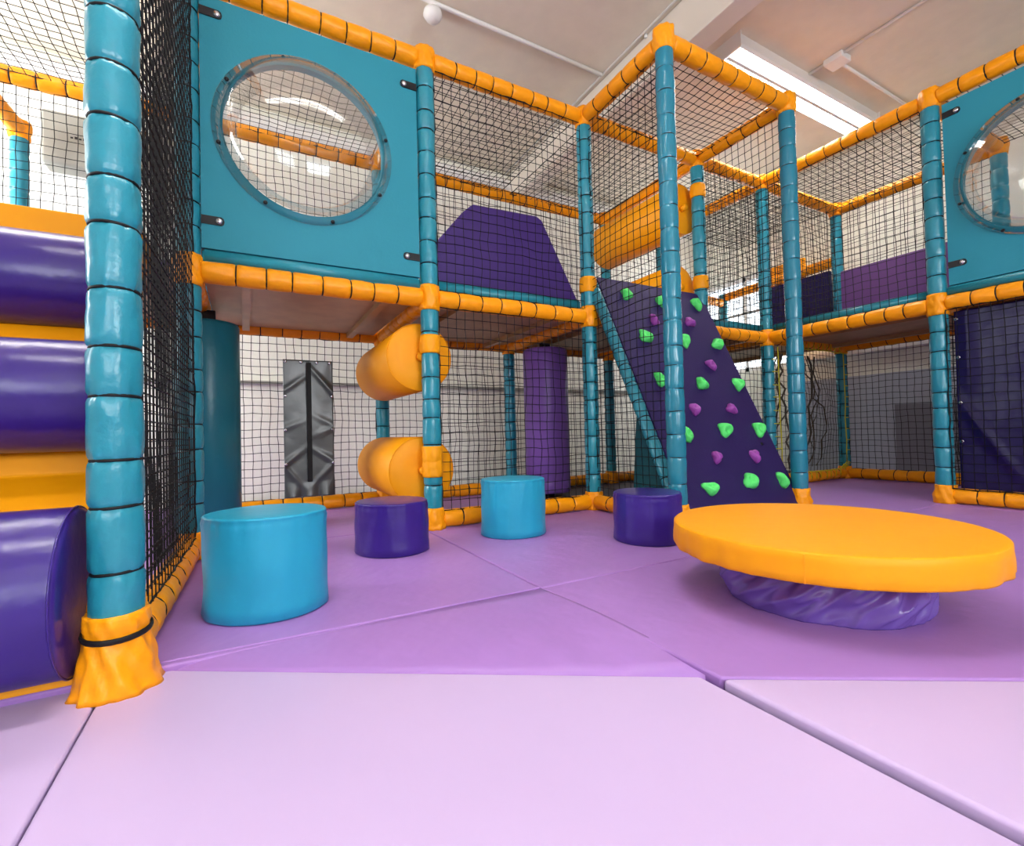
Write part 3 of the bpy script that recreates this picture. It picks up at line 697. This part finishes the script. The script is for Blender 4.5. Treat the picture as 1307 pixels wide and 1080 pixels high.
stool(1.135, 2.062, .15, .268, tl, 'smaller teal drum stool in the middle in front of the net', .3)
stool(1.56, 1.60, .15, .212, M['purple'], 'purple drum stool beside the foot of the climbing wall', 3.6)

# ---------------------------------------------------------------- round table
e = empty('round_table', (1.43, .795, 0), 'low round orange padded table on a crumpled purple base', 'table')
bm = bmesh.new(); Rt, z0, z1 = .39, .136, .207
prof = [(0, z0), (Rt - .03, z0), (Rt - .003, z0 + .001), (Rt, z0 + .006), (Rt + .001, z0 + .02), (Rt + .001, z0 + .035), (Rt, z0 + .05), (Rt, z1 - .003), (Rt - .003, z1), (Rt - .012, z1 + .0005), (Rt * .5, z1 + .003), (0, z1 + .003)]
def tf(t, z, r):
    if r < Rt * .9: return 0
    k = max(0, 1 - (z - z0) / (z1 - z0)); return .008 * k * noise.noise(Vector((t * 9, 0, 2))) + .007 * k * abs(noise.noise(Vector((t * 26, 0, 5))))
lathe(bm, prof, 160, tf); link('tabletop', fin(bm, 'tabletop'), M['orangesmooth'], e)
bm = bmesh.new(); a0 = math.radians(205)
add_box(bm, (-.0012, -.0015, z0 + .002), (.0012, .0015, z1 - .004)); o = link('seam', fin(bm, 'seam'), M['orange'], e, (Rt * math.cos(a0), Rt * math.sin(a0), 0), (0, 0, a0 + PI / 2), smooth=False)
bm = bmesh.new(); prof = [(0, 0)]
for i in range(37):
    t = i / 36; prof.append((.246 - .012 * t + .01 * math.sin(PI * t * 1.2), .137 * t))
def ridge(p): return 1 - abs(noise.noise(p)) * 2.6
def bf(t, z, r):
    k = math.sin(PI * min(1, z / .15 + .12)); a = t - z * 4.5
    q = Vector((math.cos(a) * 2.6, math.sin(a) * 2.6, z * 7))
    return .020 * k * ridge(q) + .009 * k * ridge(q * 2.3 + Vector((4, 1, 2))) - .012
lathe(bm, prof, 300, bf); link('table_base', fin(bm, 'table_base'), mat('violet_sheet_vinyl', srgb(112, 84, 172), .26, .2, 12, spec=.5), e)

# ---------------------------------------------------------------- climbing wall
y0c, y1c, zt = 1.70, 2.405, 1.47
e = empty('climbing_wall', (2.45, y0c, 0), 'sloping purple climbing board dotted with green and purple holds', 'climbing wall')
ang = math.atan2(zt, y1c - y0c); Ls = math.hypot(zt, y1c - y0c)
tilt = PI / 2 - ang
HW = .485
bm = bmesh.new()   # local: x across, z up the slope, y thickness
poly = [(-HW, 0), (HW, 0), (HW, Ls - .07), (HW - .02, Ls - .02), (HW - .06, Ls), (-HW + .02, Ls), (-HW, Ls - .02)]
prism(bm, poly, 'y', 0, .03); bmesh.ops.recalc_face_normals(bm, faces=bm.faces); bmesh.ops.bevel(bm, geom=bm.edges[:], offset=.004, segments=2, affect='EDGES')
board = link('climbing_board', fin(bm, 'climbing_board'), M['purpleboard'], e, (0, 0, 0), (-tilt, 0, 0), smooth=False)
def hold(x, s, kind, seed, sc=1):
    rnd = random.Random(seed); bm = bmesh.new(); bmesh.ops.create_icosphere(bm, subdivisions=3, radius=1)
    a = rnd.uniform(0, 6.28); el = rnd.uniform(.75, 1.0)
    for v in bm.verts:
        p = v.co.copy(); th = math.atan2(p.z, p.x)
        k = 1 + .22 * math.sin(3 * th + a) * (1 - abs(p.y)) + .12 * noise.noise(p * 2 + Vector((seed, 0, 0)))
        px, pz = p.x * k, p.z * k * el
        py = p.y
        if py > 0: py *= .05
        py *= 1.1 + .35 * math.cos(th - a)
        v.co = Vector((px * .030, py * .026, pz * .028)) * sc
        # scooped finger pocket
        dd = (Vector((v.co.x, v.co.z)) - Vector((.006 * math.cos(a), .008 + .004 * math.sin(a)))).length
        if p.y < 0: v.co.y += .02 * sc * math.exp(-(dd / (.009 * sc)) ** 2)
    o = link('climbing_hold', fin(bm, 'climbing_hold'), M[kind], e)
    o.matrix_basis = Matrix.Rotation(-tilt, 4, 'X') @ Matrix.Translation((x, 0, s)) @ Matrix.Rotation(rnd.uniform(0, 6.28), 4, 'Y')
    o['label'] = 'green climbing hold' if kind == 'green' else 'purple climbing hold'
HOLDS = [(-0.283, 1.507, 'green'), (-0.275, 1.176, 'green'), (-0.295, 0.861, 'green'), (0.376, 1.511, 'green'), (0.069, 1.168, 'green'), (0.385, 1.17, 'green'), (0.053, 0.843, 'green'), (0.404, 0.852, 'green'), (0.069, 0.518, 'green'), (0.389, 0.515, 'green'), (-0.268, 0.502, 'green'), (-0.262, 0.176, 'green'), (0.082, 0.19, 'green'), (0.387, 0.175, 'green'), (0.02, 1.489, 'green'), (-0.13, 1.316, 'pinkhold'), (0.21, 1.34, 'pinkhold'), (0.225, 0.994, 'pinkhold'), (-0.112, 0.665, 'pinkhold'), (0.222, 0.666, 'pinkhold'), (-0.101, 0.352, 'pinkhold'), (0.232, 0.345, 'pinkhold')]
for i, (x, s, k) in enumerate(HOLDS): hold(x, s, k, i + 11, 1.65 if k == 'green' else 1.45)
for x, s in ((-.4, .42), (.36, .42)):
    bm = bmesh.new(); lathe(bm, [(0, 0), (.009, 0), (.011, .002), (.011, .004), (0, .004)], 14)
    o = link('bolt', fin(bm, 'bolt'), M['blackplastic'], e); o.matrix_basis = Matrix.Rotation(-tilt, 4, 'X') @ Matrix.Translation((x, 0, s)) @ Matrix.Rotation(PI / 2, 4, 'X')
# teal padded edge of the climbing wall and side triangle
me, cuts = padded(Ls - .03, .034, 20, seed=99)
q = link('edge_pad', me, M['teal'], e, (-HW - .03, .04, .03), (-tilt, 0, 0))
for c in cuts: link('cable_tie', tie_mesh(.034 * .885), M['black'], q, (0, 0, c))
prism_obj('side_board', [(.06, .0), (.42, .0), (.36, .62)], 'x', -HW - .012, -HW + .005, mat('dark_teal_board', srgb(18, 78, 88), .5), e)
